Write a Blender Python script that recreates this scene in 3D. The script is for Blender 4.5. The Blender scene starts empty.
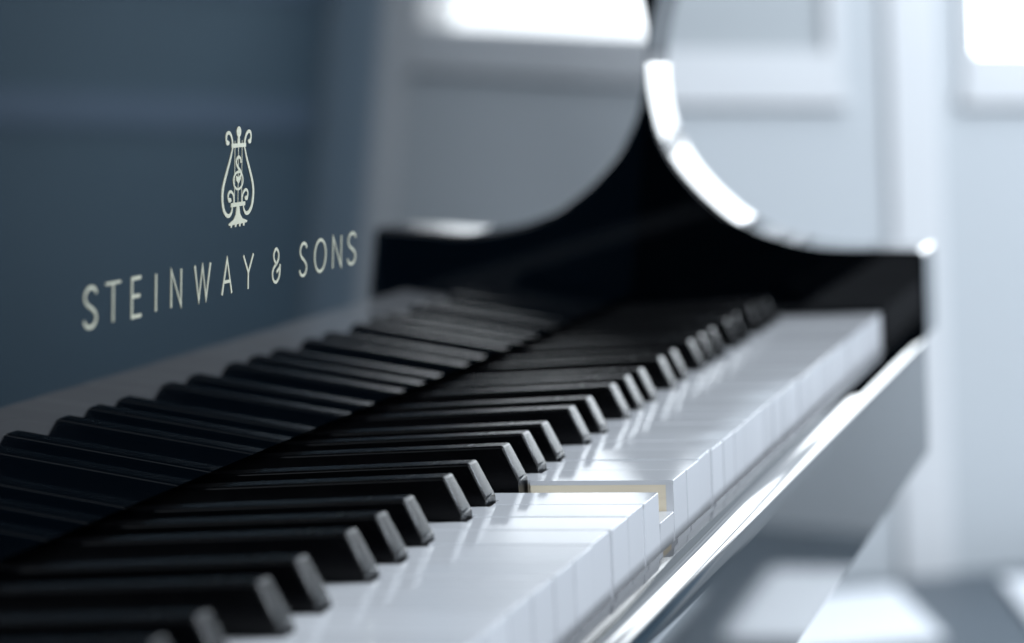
import bpy, bmesh, math, random
from mathutils import Vector, Matrix
random.seed(7)
S = 0.001                 # everything below is written in millimetres
Z0 = 0.73                 # height of the white key tops above the floor
scene = bpy.context.scene
COL = scene.collection
W = 23.55                 # white key pitch

# ------------------------------------------------------------------ helpers
def V(x, y, z): return Vector((x * S, y * S, z * S + Z0))

def mesh_obj(name, bm, mat, parent=None, smooth=None):
    me = bpy.data.meshes.new(name)
    bmesh.ops.recalc_face_normals(bm, faces=bm.faces[:])
    bm.to_mesh(me); bm.free()
    for m in (mat if isinstance(mat, (list, tuple)) else [mat]): me.materials.append(m)
    if smooth is not None:
        for p in me.polygons: p.use_smooth = True
        me.set_sharp_from_angle(angle=math.radians(smooth))
    o = bpy.data.objects.new(name, me); COL.objects.link(o)
    if smooth is not None:
        wn = o.modifiers.new('weighted', 'WEIGHTED_NORMAL'); wn.keep_sharp = True; wn.weight = 80
    if parent: o.parent = parent
    return o

def empty(name, loc=(0, 0, 0)):
    o = bpy.data.objects.new(name, None); COL.objects.link(o); o.location = loc
    o.empty_display_size = .05
    return o

def tag(o, label=None, cat=None, group=None, kind=None):
    if label: o['label'] = label
    if cat: o['category'] = cat
    if group: o['group'] = group
    if kind: o['kind'] = kind
    return o

def prism(bm, pts, axis_vec, T=V):
    """closed polygon pts (3-tuples, mm) extruded by axis_vec (mm)"""
    a = [bm.verts.new(T(*q)) for q in pts]
    d = Vector(axis_vec)
    b = [bm.verts.new(T(q[0] + d.x, q[1] + d.y, q[2] + d.z)) for q in pts]
    n = len(pts)
    f0 = bm.faces.new(a); f1 = bm.faces.new(b[::-1])
    for i in range(n): bm.faces.new((a[i], b[i], b[(i + 1) % n], a[(i + 1) % n]))
    return a, b, f0, f1

def box(bm, x0, x1, y0, y1, z0, z1, T=V):
    return prism(bm, [(x0, y0, z0), (x1, y0, z0), (x1, y1, z0), (x0, y1, z0)], (0, 0, z1 - z0), T)

def bevel(bm, edges, w, seg=2):
    bm.normal_update()
    bmesh.ops.bevel(bm, geom=list(edges), offset=w * S, segments=seg, profile=.5, affect='EDGES', clamp_overlap=True)

def catmull(p, n=8):
    out = []
    for i in range(len(p) - 1):
        p0 = p[max(i - 1, 0)]; p1 = p[i]; p2 = p[i + 1]; p3 = p[min(i + 2, len(p) - 1)]
        for k in range(n):
            t = k / n
            out.append(tuple(.5 * ((2 * b) + (-a + c) * t + (2 * a - 5 * b + 4 * c - d) * t * t + (-a + 3 * b - 3 * c + d) * t ** 3)
                             for a, b, c, d in zip(p0, p1, p2, p3)))
    out.append(tuple(p[-1]))
    return out

# ------------------------------------------------------------------ materials
def new_mat(name):
    m = bpy.data.materials.new(name); m.use_nodes = True
    return m, m.node_tree.nodes, m.node_tree.links, m.node_tree.nodes['Principled BSDF']

def principled(name, col, rough=.4, ior=1.5, metal=0., var=.0, scale=40., rvar=0., bump=0., bscale=300., coat=0., stretch=(1, 1, 1), spec=None):
    m, N, L, P = new_mat(name)
    P.inputs['Base Color'].default_value = (*col, 1)
    P.inputs['Roughness'].default_value = rough
    P.inputs['IOR'].default_value = ior
    P.inputs['Metallic'].default_value = metal
    P.inputs['Coat Weight'].default_value = coat
    if spec is not None: P.inputs['Specular IOR Level'].default_value = spec
    tc = N.new('ShaderNodeTexCoord'); mp = N.new('ShaderNodeMapping'); mp.inputs['Scale'].default_value = stretch
    L.new(tc.outputs['Object'], mp.inputs[0])
    if var or rvar:
        nz = N.new('ShaderNodeTexNoise'); nz.inputs['Scale'].default_value = scale; nz.inputs['Detail'].default_value = 5
        L.new(mp.outputs[0], nz.inputs['Vector'])
        if var:
            mx = N.new('ShaderNodeMix'); mx.data_type = 'RGBA'
            mx.inputs[6].default_value = (*[c * (1 - var) for c in col], 1); mx.inputs[7].default_value = (*[min(1, c * (1 + var)) for c in col], 1)
            L.new(nz.outputs['Fac'], mx.inputs[0]); L.new(mx.outputs[2], P.inputs['Base Color'])
        if rvar:
            mr = N.new('ShaderNodeMapRange'); mr.inputs[3].default_value = max(0, rough - rvar); mr.inputs[4].default_value = rough + rvar
            L.new(nz.outputs['Fac'], mr.inputs[0]); L.new(mr.outputs[0], P.inputs['Roughness'])
    if bump:
        nb = N.new('ShaderNodeTexNoise'); nb.inputs['Scale'].default_value = bscale; nb.inputs['Detail'].default_value = 4
        L.new(mp.outputs[0], nb.inputs['Vector'])
        bp = N.new('ShaderNodeBump'); bp.inputs['Strength'].default_value = bump; bp.inputs['Distance'].default_value = .0004
        L.new(nb.outputs['Fac'], bp.inputs['Height']); L.new(bp.outputs[0], P.inputs['Normal'])
    return m

def emitter(name, col, strength):
    m, N, L, P = new_mat(name)
    P.inputs['Base Color'].default_value = (.8, .8, .8, 1)
    P.inputs['Emission Color'].default_value = (*col, 1)
    P.inputs['Emission Strength'].default_value = strength
    return m

M = dict(
    lacquer=principled('black_lacquer', (.0005, .0013, .0024), .03, 1.5, rvar=.012, scale=18),
    ebony=principled('ebony_black', (.0010, .0012, .0018), .25, 1.42, rvar=.06, scale=120, bump=.04, bscale=1300, spec=.36),
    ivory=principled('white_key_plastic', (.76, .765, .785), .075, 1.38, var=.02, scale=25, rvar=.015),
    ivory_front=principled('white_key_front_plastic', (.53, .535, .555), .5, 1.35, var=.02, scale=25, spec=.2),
    wood=principled('spruce_wood', (.95, .79, .60), .6, 1.45, var=.15, scale=60, stretch=(6, .4, 6)),
    felt=principled('black_felt', (.006, .006, .007), .95, 1.4, var=.3, scale=400),
    brass=principled('pale_brass_inlay', (.60, .585, .45), .40, 1.5, metal=.35, var=.12, scale=160),
    wall=principled('wall_paint', (.52, .54, .555), .8, var=.03, scale=3, bump=.1, bscale=60),
    panelling=principled('grey_panelling', (.135, .205, .26), .7, var=.05, scale=4),
    corner_tone=principled('corner_midtone', (.27, .345, .41), .7, var=.04, scale=4),
    rail=principled('rail_paint', (.18, .25, .34), .6, var=.03, scale=5),
    trim=principled('white_trim', (.67, .67, .675), .45, var=.02, scale=5),
    blind=principled('grey_blind_cloth', (.42, .44, .45), .85, var=.05, scale=8),
    curtain=principled('white_curtain_cloth', (.86, .87, .89), .9, var=.04, scale=6),
    floor=principled('dark_floor', (.075, .095, .115), .4, 1.45, var=.2, scale=6, stretch=(1, 8, 1)),
    light_patch=principled('white_sun_patch', (.86, .87, .89), .95, var=.05, scale=120, bump=.6, bscale=500),  # sunlight on the floor put into a pale colour
    grey_patch=principled('grey_patch_sheet', (.62, .66, .70), .95, var=.08, scale=120, bump=.6, bscale=500),
    daylight=emitter('bright_daylight_pane', (.90, .96, 1.0), 5.4),
)

for nm, k in (('ivory', .07), ('ivory_front', .07), ('ebony', .5)):
    nt = M[nm].node_tree; P = nt.nodes['Principled BSDF']; src = P.inputs['Base Color'].links
    oi_ = nt.nodes.new('ShaderNodeObjectInfo'); mr = nt.nodes.new('ShaderNodeMapRange')
    mr.inputs[3].default_value = 1 - k; mr.inputs[4].default_value = 1.0
    nt.links.new(oi_.outputs['Random'], mr.inputs[0])
    hs = nt.nodes.new('ShaderNodeHueSaturation'); nt.links.new(mr.outputs[0], hs.inputs['Value'])
    if src: nt.links.new(src[0].from_socket, hs.inputs['Color'])
    else: hs.inputs['Color'].default_value = P.inputs['Base Color'].default_value
    nt.links.new(hs.outputs[0], P.inputs['Base Color'])

# ------------------------------------------------------------------ the piano
piano = empty('grand_piano', (0.6, 0.14, 0))
tag(piano, 'glossy black grand piano seen along its keyboard, gilt lettering and lyre on the fallboard', 'piano')
bpy.context.view_layer.update()
PI = piano.matrix_world.inverted()
def part(name, bm, mat, parent=None, smooth=None, label=None):
    o = mesh_obj(name, bm, mat, None, smooth)
    o.parent = parent or piano
    o.matrix_parent_inverse = (parent or piano).matrix_world.inverted() if parent is None else Matrix()
    if label: o['label'] = label
    return o

# --- white keys
SEMI = {0: (0, 21.2), 1: (21.2, 49.5), 2: (49.5, 70.65), 3: (70.65, 90.85), 4: (90.85, 117.75), 5: (117.75, 144.65), 6: (144.65, 164.85)}
def white_outline(i):
    deg = (i - 2) % 7                       # 0=C .. 6=B
    x0, x1 = i * W + .46, (i + 1) * W - .46
    o0 = i * W - deg * W                    # octave start
    l, r = SEMI[deg]
    left_black = deg in (1, 2, 4, 5, 6); right_black = deg in (0, 1, 3, 4, 5)
    if i == 0: left_black = False
    if i == 51: right_black = False
    tl = o0 + l + 6.4 if left_black else x0
    tr = o0 + r - 6.4 if right_black else x1
    pts = [(x0, 0), (x1, 0)]
    if right_black: pts += [(x1, 48.6), (tr, 48.6)]
    pts += [(tr, 158), (tl, 158)]
    if left_black: pts += [(tl, 48.6), (x0, 48.6)]
    return pts

def finish_white(bm):
    up = [e for e in bm.edges if all(abs(v.co.y) < 1e-6 for v in e.verts) and abs(e.verts[0].co.z - e.verts[1].co.z) > .001]
    bevel(bm, up, .75, 3)
    fr = [e for e in bm.edges if all(abs(v.co.z - Z0) < 1e-6 and v.co.y < .7 * S for v in e.verts)]
    bevel(bm, fr, 1.4, 4)
    top = [e for e in bm.edges if all(abs(v.co.z - Z0) < 1e-6 for v in e.verts) and not all(v.co.y < 2.6 * S for v in e.verts)
           and any(f.normal.z < .5 for f in e.link_faces)]
    bevel(bm, top, .6, 3)
    bmesh.ops.recalc_face_normals(bm, faces=bm.faces[:])
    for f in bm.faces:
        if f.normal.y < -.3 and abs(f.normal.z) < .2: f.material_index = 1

KEY_ROLL = {24: .03, 25: 0, 27: .02, 28: .05}
PRESSED = 26                                # the white key that is held down
for i in range(52):
    pts = white_outline(i)
    bm = bmesh.new()
    cx = (i + .5) * W
    if i in (PRESSED + 1, PRESSED - 1):
        prism(bm, [(x, y, -1.5) for x, y in pts], (0, 0, 1.5))
        finish_white(bm)
        b2 = bmesh.new()
        box(b2, pts[0][0], pts[1][0], .05, 2.6, -22.5, -1.52)
        es = [e for e in b2.edges if all(abs(v.co.y - .05 * S) < 1e-6 for v in e.verts) and abs(e.verts[0].co.z - e.verts[1].co.z) > .001]
        bevel(b2, es, .3, 2)
        bmesh.ops.recalc_face_normals(b2, faces=b2.faces[:])
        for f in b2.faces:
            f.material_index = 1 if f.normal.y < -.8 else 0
        tmp = bpy.data.meshes.new('t'); b2.to_mesh(tmp); b2.free(); bm.from_mesh(tmp); bpy.data.meshes.remove(tmp)
    else:
        prism(bm, [(x, y, -22.5) for x, y in pts], (0, 0, 22.5))
        finish_white(bm)
    # pivot at the balance point far back
    piv = V(cx, 230, -5)
    for v in bm.verts: v.co -= piv
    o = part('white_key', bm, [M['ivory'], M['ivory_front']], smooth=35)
    o.matrix_parent_inverse = PI
    o.location = piv + Vector((0, random.uniform(-.3, .3) * S, random.uniform(-.14, .14) * S))
    if i == PRESSED:
        o.rotation_euler = (math.radians(2.5), 0, 0)
        o['label'] = 'white key pressed down below its neighbours'
    else:
        o.rotation_euler = (math.radians(random.uniform(-.03, .03)), math.radians(KEY_ROLL.get(i, random.uniform(-.26, .26))), math.radians(random.uniform(-.02, .02)))
    if i == PRESSED + 1:
        b = bmesh.new()
        q = [(x + (.15 if x > cx else -.0) * 0, y) for x, y in pts]
        box(b, pts[0][0] + .12, pts[1][0] - .12, 2.62, 48.5, -19, -1.52)
        xs = sorted(x for x, y in pts if y > 100)
        box(b, xs[0] + .12, xs[-1] - .12, 48.52, 157, -19, -1.52)
        for v in b.verts: v.co -= piv
        k = mesh_obj('key_body', b, M['wood'], o)
        k['label'] = 'cream wooden side of the key laid bare by the pressed key'

# --- black keys
BL = {0: 21.2, 1: 49.5, 3: 90.85, 4: 117.75, 5: 144.65}
def black_mesh(cx):
    bm = bmesh.new()
    hb, ht = 5.5, 4.75
    zt = 13.3
    prof = [(49.5, -9.), (49.5, 2.0), (54.9, zt), (160, 9.6), (160, -9.)]
    def hw(z): return hb if z < 0 else hb + (ht - hb) * z / zt
    a = [bm.verts.new(V(cx - hw(z) + (0.55 if (y, z) == (49.5, 2.2) else 0) * 0, y, z)) for y, z in prof]
    b = [bm.verts.new(V(cx + hw(z), y, z)) for y, z in prof]
    n = len(prof)
    bm.faces.new(a); bm.faces.new(b[::-1])
    for i in range(n): bm.faces.new((a[i], b[i], b[(i + 1) % n], a[(i + 1) % n]))
    es = [e for e in bm.edges if not any(abs(v.co.z - (Z0 - 9 * S)) < 1e-6 for v in e.verts) and not all(abs(v.co.y - 160 * S) < 1e-6 for v in e.verts)]
    bevel(bm, es, .95, 3)
    return bm
centres = []
for o in range(-1, 8):
    for k, dx in BL.items():
        x = (2 + 7 * o) * W + dx
        if 10 < x < 51 * W: centres.append(x)
base_mesh = None
for x in centres:
    if base_mesh is None:
        bm = black_mesh(0)
        piv0 = V(0, 230, -5)
        for v in bm.verts: v.co -= piv0
        ob = part('black_key', bm, M['ebony'], smooth=30); base_mesh = ob
    else:
        ob = base_mesh.copy(); COL.objects.link(ob)
    ob.parent = piano; ob.matrix_parent_inverse = PI
    ob.location = V(x + random.uniform(-.15, .15), 230, -5 + random.uniform(-.12, .12))
    ob.rotation_euler = (math.radians(random.uniform(-.05, .05)), math.radians(random.uniform(-.3, .3)), math.radians(random.uniform(-.05, .05)))

# --- fallboard with rounded lower edge, lettering and lyre
TAU = math.radians(-4.0)                    # the board leans a little over the keys
def FV(x, h, off=0.):
    return V(x, 135 + h * math.sin(TAU) - off * math.cos(TAU), 8 + h * math.cos(TAU) + off * math.sin(TAU))
bm = bmesh.new()
arc = [(0, 6.0)]
top = [(-(12 - 12 * math.cos(t)), 226 + 12 * math.sin(t)) for t in [k * math.pi / 16 for k in range(8, -1, -1)]]
prof = arc + [(-20, 6.0), (-20, 238)] + top
prism(bm, [(-60, o_, h_) for o_, h_ in prof], (1289.2, 0, 0), lambda x, o_, h_: FV(x, h_, o_))
fall = part('fallboard', bm, M['lacquer'], smooth=30)
fall['label'] = 'upright glossy fallboard mirroring the keys and the room'

def ribbon(bm, pts, w, closed=False, y0=.16, y1=-.1):
    """flat stroke along pts (x, z) of width w (mm), standing 0.16 mm proud of the fallboard"""
    n = len(pts); Lf = []; Rt = []
    for i, (x, z) in enumerate(pts):
        if closed: a = pts[(i - 1) % n]; c = pts[(i + 1) % n]
        else: a = pts[max(i - 1, 0)]; c = pts[min(i + 1, n - 1)]
        d1 = Vector((x - a[0], z - a[1])); d2 = Vector((c[0] - x, c[1] - z))
        if d1.length < 1e-6: d1 = d2
        if d2.length < 1e-6: d2 = d1
        d1.normalize(); d2.normalize()
        t = d1 + d2
        if t.length < 1e-3: t = d1
        t.normalize(); nn = Vector((-t.y, t.x))
        k = min(2.2, 1 / max(.25, abs(nn.dot(Vector((-d1.y, d1.x))))))
        ww = (w[i] if isinstance(w, (list, tuple)) else w) * .4 * k
        Lf.append((x + nn.x * ww, z + nn.y * ww)); Rt.append((x - nn.x * ww, z - nn.y * ww))
    m = n if closed else n - 1
    vv = [[bm.verts.new(FV(q[0], q[1], yy)) for q in side] for side in (Lf, Rt) for yy in (y0, y1)]
    l0, l1, r0, r1 = vv
    for i in range(m):
        j = (i + 1) % n
        bm.faces.new((l0[i], l0[j], r0[j], r0[i])); bm.faces.new((l1[i], r1[i], r1[j], l1[j]))
        bm.faces.new((l0[i], l1[i], l1[j], l0[j])); bm.faces.new((r0[i], r0[j], r1[j], r1[i]))
    if not closed:
        for i in (0, n - 1): bm.faces.new((l0[i], r0[i], r1[i], l1[i]))

def ell(cx, cz, rx, rz, a0=0, a1=360, n=28):
    return [(cx + rx * math.cos(math.radians(a0 + (a1 - a0) * k / n)), cz + rz * math.sin(math.radians(a0 + (a1 - a0) * k / n))) for k in range(n + 1)]
S_PATH = catmull([(.93, .84), (.78, .955), (.50, 1.0), (.20, .92), (.08, .76), (.22, .60), (.52, .49), (.80, .37), (.92, .22), (.78, .06), (.48, 0.0), (.18, .05), (.03, .18)], 5)
AMP = catmull([(.98, .42), (.98, .30), (.86, .12), (.52, 0.0), (.16, .07), (.03, .25), (.16, .43), (.55, .56), (.78, .70), (.76, .88), (.48, 1.0), (.22, .90), (.18, .74), (.40, .58), (.5, .53)], 5)
AMP2 = [(.55, .30), (.98, .42), (1.0, .52)]
GLYPH = {
    'S': [S_PATH], 'T': [[(0, 1), (1, 1)], [(.5, 1), (.5, 0)]],
    'E': [[(.92, 1), (.06, 1), (.06, 0), (.96, 0)], [(.06, .53), (.82, .53)]],
    'I': [[(.5, 0), (.5, 1)]], 'N': [[(.06, 0), (.06, 1), (.94, 0), (.94, 1)]],
    'W': [[(0, 1), (.27, 0), (.5, .95), (.73, 0), (1, 1)]],
    'A': [[(0, 0), (.5, 1), (1, 0)], [(.19, .36), (.81, .36)]],
    'Y': [[(0, 1), (.5, .48), (1, 1)], [(.5, .48), (.5, 0)]],
    '&': [AMP, AMP2], 'O': [None],
}
ROW = [('S', 462.2, 472.6), ('T', 477.3, 489.0), ('E', 495.8, 504.5), ('I', 513.2, 516.6), ('N', 525.8, 535.8), ('W', 545.4, 559.7), ('A', 569, 578.6),
       ('Y', 588.0, 598.2), ('&', 615.6, 624.2), ('S', 643.0, 652.0), ('O', 659, 672), ('N', 678.4, 690), ('S', 695.6, 706.8)]
bm = bmesh.new()
ZB, ZH, SW = 61.4, 11.2, 1.25
for ch, xa, xb in ROW:
    xa, xb = (468.3 + (q - 462.0) * 1.0033 for q in (xa, xb))
    xa += .5; xb -= .5
    for k, path in enumerate(GLYPH[ch]):
        dy = -.012 * k                    # crossing strokes sit a hair apart
        if path is None:
            ribbon(bm, ell((xa + xb) / 2, ZB + ZH / 2, (xb - xa) / 2, ZH / 2)[:-1], SW, True)
        else:
            z_h = SW * (.72 if ch in 'STE' and k == 0 and ch == 'T' else 1)
            ribbon(bm, [(xa + (xb - xa) * a, ZB + ZH * b) for a, b in path], z_h, False, .16 - dy)
let = mesh_obj('lettering', bm, M['brass']); let.parent = fall; let.matrix_parent_inverse = PI @ Matrix(); let.matrix_parent_inverse = fall.matrix_world.inverted()
let['label'] = 'pale gilt inlaid words STEINWAY & SONS'

bm = bmesh.new()
LX, LZ = 589.5, 114.6
def lp(pts): return [(LX + (px - 188) * .180, LZ - (py - 78) * .0646) for px, py in pts]
def lcurve(pts, w, n=6, dy=0.): ribbon(bm, catmull(lp(pts), n), w, False, .16 - dy)
def mir(pts): return [(376 - px, py) for px, py in pts]
def fill(pts, dy=0.):
    q = lp(pts)
    a = [bm.verts.new(FV(x, z, .17 - dy)) for x, z in q]; b = [bm.verts.new(FV(x, z, -.08)) for x, z in q]
    bm.faces.new(a); bm.faces.new(b[::-1])
    for i in range(len(a)): bm.faces.new((a[i], b[i], b[(i + 1) % len(a)], a[(i + 1) % len(a)]))
fill([(188 + 11 * math.cos(a), 107 + 27 * math.sin(a)) for a in [k * math.pi / 10 for k in range(20)]], -.01)
fill([(184, 130), (192, 130), (194, 165), (182, 165)], -.02)
fill([(152, 164), (224, 164), (224, 184), (152, 184)], -.03)
fill([(152, 456), (224, 456), (224, 476), (152, 476)], -.03)
body = [(160, 176), (154, 205), (144, 250), (128, 310), (114, 370), (110, 425), (116, 478), (130, 510), (146, 516), (157, 498), (161, 470)]
horn = [(158, 180), (156, 150), (149, 122), (138, 108), (128, 116), (126, 140), (132, 160)]
scroll = [(166, 470), (168, 440), (162, 412), (150, 398), (140, 408), (139, 430), (147, 444)]
for c, w in ((body, [1.5] * 61), (horn, 1.35), (scroll, 1.15)):
    if isinstance(w, list):
        m = len(body) - 1; w = [.9 + 1.0 * math.sin(math.pi * k / (m * 6)) for k in range(m * 6 + 1)]
    lcurve(c, w); lcurve(mir(c), w)
for c in ((133, 158), (146, 440)):
    for q in (c, (376 - c[0], c[1])):
        fill([(q[0] + 8 * math.cos(a), q[1] + 12 * math.sin(a)) for a in [k * math.pi / 6 for k in range(12)]], -.012)
for px in (170, 188, 206): ribbon(bm, lp([(px, 150), (px, 458)]), .42, False, .12)
ribbon(bm, lp([(188 + 24 * math.cos(a), 348 + 43 * math.sin(a)) for a in [k * math.pi / 14 for k in range(28)]]), .95, True, .15)
lcurve([(200, 262), (198, 242), (189, 231), (179, 242), (178, 264), (186, 284), (197, 300), (202, 318), (194, 336)], 1.15, 6, -.02)
fill([(176, 322), (188, 332), (201, 318), (199, 342), (188, 366), (178, 346)], -.025)
fill([(182, 474), (194, 474), (199, 515), (212, 540), (236, 553), (234, 562), (143, 566), (142, 557), (166, 540), (178, 515)], -.015)
for px in (150, 172, 193, 213): fill([(px, 560), (px + 10, 560), (px + 8, 577), (px + 2, 577)], -.02)
ly = mesh_obj('lyre_emblem', bm, M['brass']); ly.parent = fall; ly.matrix_parent_inverse = fall.matrix_world.inverted()
ly['label'] = 'pale gilt lyre emblem above the words'

bm = bmesh.new(); box(bm, -60, 1229, 152.5, 158, 11.0, 30)
part('felt_strip', bm, M['felt'])
bm = bmesh.new(); box(bm, -60, 1229, 163, 175, -60, 9)
part('key_stop_rail', bm, M['felt'])

# --- arm at the treble end: concave sweep up to the rim
AX0, AX1 = 1232, 1294
sweep = catmull([(6, 33.9), (20, 34.4), (31, 35.3), (43, 37.4), (54.5, 40.8), (64, 44), (72, 47.8), (80.5, 52.6), (88.3, 58.9), (99.5, 69.8), (109.3, 82), (116.8, 94.5), (122, 108), (124.7, 122),
                 (125.6, 134), (125.3, 146), (123.8, 156), (121, 168), (117, 180), (112, 193), (105, 206)], 5)
front = [(-23.5 + 3.5 - 3.5 * math.cos(t), 29.4 + 3.5 * math.sin(t)) for t in [k * math.pi / 12 for k in range(0, 7)]]
prof = [(-17, -77), (-17, -17), (-22, -16), (-23.5, -14.5)] + front + sweep + [(104, 262), (520, 262), (520, -77)]
bm = bmesh.new()
a, b, f0, f1 = prism(bm, [(AX0, y, z) for y, z in prof], (AX1 - AX0, 0, 0))
bm.edges.ensure_lookup_table()
bevel(bm, list(f0.edges) + list(f1.edges), 2.2, 3)
part('arm', bm, M['lacquer'], smooth=32, label='glossy black arm with a concave top curve at the treble end')

# --- key slip and key bed
YS = -28
bm = bmesh.new()
crest = catmull([(-23, -22.5), (-22.85, -19.6), (-22.3, -17.3), (-21.1, -15.6), (-19.3, -14.5), (-17.2, -13.75), (-15.2, -13.3), (-13.2, -13.1), (-9.6, -13)], 6) + [(-7.7, -13.15), (-6.9, -13.8), (-6.6, -15)]
prof = [(-23, -77)] + crest + [(-6.6, -77)]
prism(bm, [(-60, y, z) for y, z in prof], (1291.5, 0, 0))
part('key_slip', bm, M['lacquer'], smooth=32)
bm = bmesh.new(); box(bm, -60, 1231, -6, 159, -77, -40)
part('key_bed', bm, M['felt'])
bm = bmesh.new(); box(bm, -60, 1231, 6, 20, -39.5, -27)
part('front_rail', bm, M['felt'])

# ------------------------------------------------------------------ the room behind
WO = Vector((4340., 120.)); WD = Vector((.45, -.893)).normalized(); WN = Vector((-.893, -.45)).normalized()   # wall origin, run, normal into the room
def WP(s, d, z):
    q = WO + WD * s + WN * d
    return V(q.x, q.y, z - .045 * s)        # the piano stands a touch out of level with the room
FLZ = -730
bm = bmesh.new()
v = [bm.verts.new(V(x, y, FLZ)) for x, y in ((-3000, -6000), (9500, -6000), (9500, 5000), (-3000, 5000))]
bm.faces.new(v)
tag(mesh_obj('floor', bm, M['floor']), 'dark slate grey floor behind the piano', kind='structure')

WINS = [(-1250, -320, 'half'), (-108, 1398, 'day')]
CORNER = 1650
ZB_, ZT_ = 153, 1250
def wallbox(bm, s0, s1, d0, d1, z0, z1): return box(bm, s0, s1, d0, d1, z0, z1, WP)
bm = bmesh.new()
H = 2000
cuts = [-2600] + [c for w in WINS for c in (w[0], w[1])] + [CORNER - 2]
for k in range(0, len(cuts), 2): wallbox(bm, cuts[k], cuts[k + 1], -150, 0, FLZ - 130, H)
for a, b, _ in WINS:
    wallbox(bm, a, b, -150, 0, FLZ - 130, ZB_ - 96); wallbox(bm, a, b, -150, 0, ZT_ + 60, H)
fw = tag(mesh_obj('far_wall', bm, M['wall']), 'pale blue grey wall with windows behind the piano', kind='structure')
bm = bmesh.new(); wallbox(bm, 1488, CORNER - 14, .5, 6, FLZ - 100, 1900)  # panel added in a mid tone to soften the mirrored light step
o = mesh_obj('added_corner_panel', bm, M['corner_tone']); o.parent = fw
bm = bmesh.new()
SO = WO + WD * CORNER; SD = WN.copy(); SN = -WD      # side wall: start, run, normal into the room
def SP(s, d, z):
    q = SO + SD * s + SN * d
    return V(q.x, q.y, z)
box(bm, 3, 1200, -120, 0, FLZ - 60, 560, SP)
sw = tag(mesh_obj('side_wall', bm, M['panelling']), 'grey panelled wall mirrored in the fallboard', kind='structure')
for za, zb in ((122, 182), (-158, -88)):
    bm = bmesh.new(); box(bm, 30, 1198, .5, 10, za, zb, SP); bevel(bm, bm.edges[:], 5, 2)
    o = mesh_obj('rail', bm, M['rail'], smooth=40); o.parent = sw
LAB = {0: 'dim window covered by a grey blind, right of the arm peak', 1: 'wide bright window at the top right corner, mirrored in the fallboard'}
for k, (a, b, kind) in enumerate(WINS):
    wd = empty('window', WP((a + b) / 2, 0, ZB_))
    tag(wd, LAB[k], 'window', 'windows in the far wall')
    bpy.context.view_layer.update()
    def wpart(name, bm, mat):
        o = mesh_obj(name, bm, mat); o.parent = wd; o.matrix_parent_inverse = wd.matrix_world.inverted(); return o
    bm = bmesh.new()
    wallbox(bm, a + 1, a + 26, -110, 10, ZB_ - 66, ZT_ + 58); wallbox(bm, b - 26, b - 1, -110, 10, ZB_ - 66, ZT_ + 58)
    wallbox(bm, a + 26.5, b - 26.5, -110, 10, ZT_, ZT_ + 58); wallbox(bm, a + 26.5, b - 26.5, -110, 10, ZB_ - 66, ZB_)
    wpart('frame', bm, M['trim'])
    if kind == 'day':
        bm = bmesh.new(); wallbox(bm, 535, 595, -82, 9, ZB_ + .5, ZT_ - .5); wpart('mullion', bm, M['trim'])
        for q0, q1 in ((a + 27, 534.5), (595.5, b - 27)):
            bm = bmesh.new(); wallbox(bm, q0, q1, -82, 8, 715, 830); wpart('transom', bm, M['trim'])
    bm = bmesh.new(); wallbox(bm, a - 6, b + 6, 1, 16, ZB_ - 90, ZB_ - 67); wallbox(bm, a + 2, b - 2, -140, .5, ZB_ - 90, ZB_ - 67)
    wpart('sill', bm, M['trim'])
    zl = ZB_ + .5
    if kind == 'half':
        bm = bmesh.new(); wallbox(bm, a + 27, b - 27, -5, -1, ZB_ + .5, ZT_ - .5)
        wpart('blind', bm, M['blind'])
    else:
        bm = bmesh.new(); wallbox(bm, a + 27, b - 27, -90, -84, zl, ZT_ - .5)
        wpart('pane', bm, M['daylight'])
# flat white pilasters between the windows
def pilaster(s0, s1, label):
    bm = bmesh.new(); wallbox(bm, s0, s1, .5, 12, FLZ - 100, 1900); bevel(bm, bm.edges[:], 6, 3)
    p = tag(mesh_obj('pilaster', bm, M['trim'], smooth=40), label, 'pilaster', 'white pilasters beside the windows')
pilaster(-243, -150, 'flat white pilaster left of the bright window at the top right')
pilaster(1412, 1486, 'flat white pilaster mirrored in the fallboard beside its bright window')

# pale sheets added on the floor in place of sunlight patches
def light_patch(pts, label, mat='light_patch'):
    bm = bmesh.new()
    prism(bm, [(x, y, FLZ + 2) for x, y in pts], (0, 0, 10))
    bevel(bm, [e for e in bm.edges], 3, 2)
    tag(mesh_obj('light_patch', bm, M[mat], smooth=40), label, 'light_patch', 'pale patches standing for light on the dark floor')
light_patch([(4105, 331), (3719, 216), (3480, 640), (3880, 770)], 'white sheet standing for sunlight on the floor behind the end of the keyboard')
light_patch([(4060, -690), (3000, -680), (2990, -1250), (3900, -1260)], 'added grey sheet lightening the mirror image in the lower edge of the key slip', 'grey_patch')  # added only to lighten the reflection in the key slip
light_patch([(4180, 166), (3690, 58), (3690, -596), (4255, -608)], 'white sheet standing for sunlight, cut by the right edge of the view')

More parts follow.
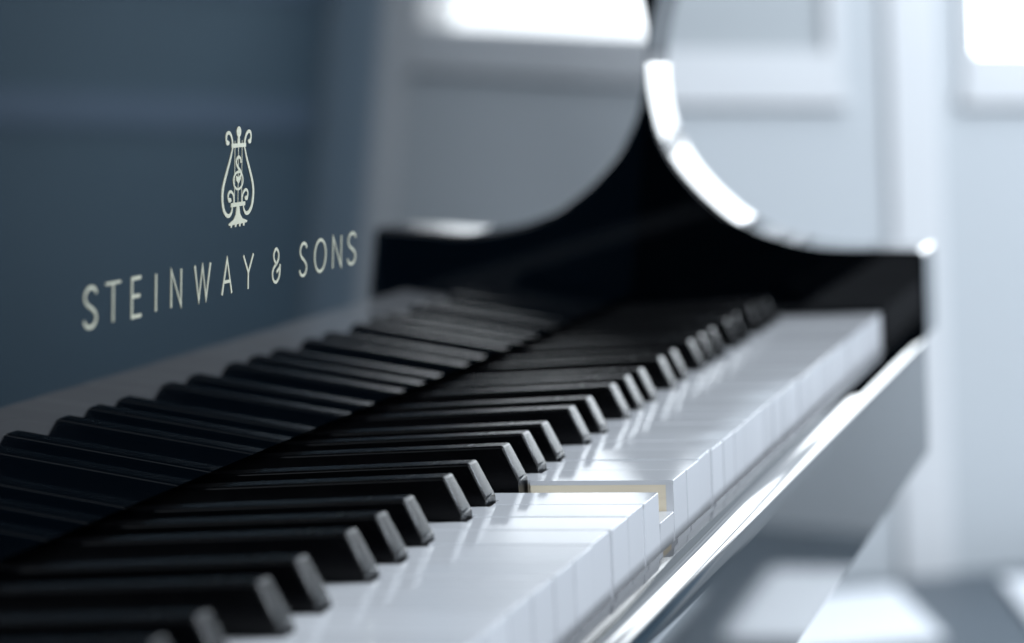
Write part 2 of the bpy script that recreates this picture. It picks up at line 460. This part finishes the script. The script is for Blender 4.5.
# ------------------------------------------------------------------ light
def area(name, loc, target, sx, sy, power, col=(.88, .95, 1.0), spread=180):
    l = bpy.data.lights.new(name, 'AREA'); l.shape = 'RECTANGLE'; l.size = sx; l.size_y = sy; l.energy = power; l.color = col; l.spread = math.radians(spread)
    o = bpy.data.objects.new(name, l); COL.objects.link(o); o.location = loc
    o.rotation_euler = (Vector(target) - Vector(loc)).to_track_quat('-Z', 'Y').to_euler()
    return o
LC = (.81, .90, 1.0)
area('added_front_light', (2.2, -2.35, 2.25), (.75, 0, .73), 1.5, 1.3, 165, LC)  # unseen soft lamp added to light the keys from the front right
area('fill_light', (-1.1, -1.0, 1.9), (.8, 0, .73), 1.0, 1.0, 34, LC)
area('wall_fill', (3.7, -1.15, 2.0), (4.72, -.55, .7), 1.3, 1.3, 39, LC)  # unseen lamp added to brighten the far wall
area('side_wall_fill', (4.18, -.85, .65), (4.50, -1.60, .2), .8, .8, 5.5, LC, 125)  # unseen lamp added to lift the mirrored side wall
area('floor_fill', (3.75, -.05, 2.6), (3.85, .1, 0), .8, .8, 14, LC)  # unseen lamp added to brighten the pale floor sheets
w = bpy.data.worlds.new('World'); scene.world = w; w.use_nodes = True
w.node_tree.nodes['Background'].inputs[0].default_value = (.55, .75, 1, 1)
w.node_tree.nodes['Background'].inputs[1].default_value = .012

# ------------------------------------------------------------------ camera
cam_d = bpy.data.cameras.new('camera'); cam = bpy.data.objects.new('camera', cam_d); COL.objects.link(cam)
f = Vector((0.96297109, 0.25459192, -0.08871099)); r = Vector((0.25155546, -0.96683935, -0.04406277)); u = r.cross(f)
m = Matrix((r, u, -f)).transposed().to_4x4(); m.translation = V(-201.16, -169.36, 130.63)
cam.matrix_world = m
cam_d.sensor_width = 36; cam_d.lens = 2623.6 / 1024 * 36
cam_d.clip_start = .02; cam_d.clip_end = 60
cam_d.dof.use_dof = True; cam_d.dof.focus_distance = .852; cam_d.dof.aperture_fstop = 7.4
scene.camera = cam
scene.view_settings.view_transform = 'Standard'; scene.view_settings.look = 'None'
scene.view_settings.exposure = 0; scene.view_settings.gamma = 1
scene.cycles.use_denoising = True
scene.cycles.sample_clamp_indirect = 6
scene.cycles.caustics_reflective = False
scene.cycles.max_bounces = 10
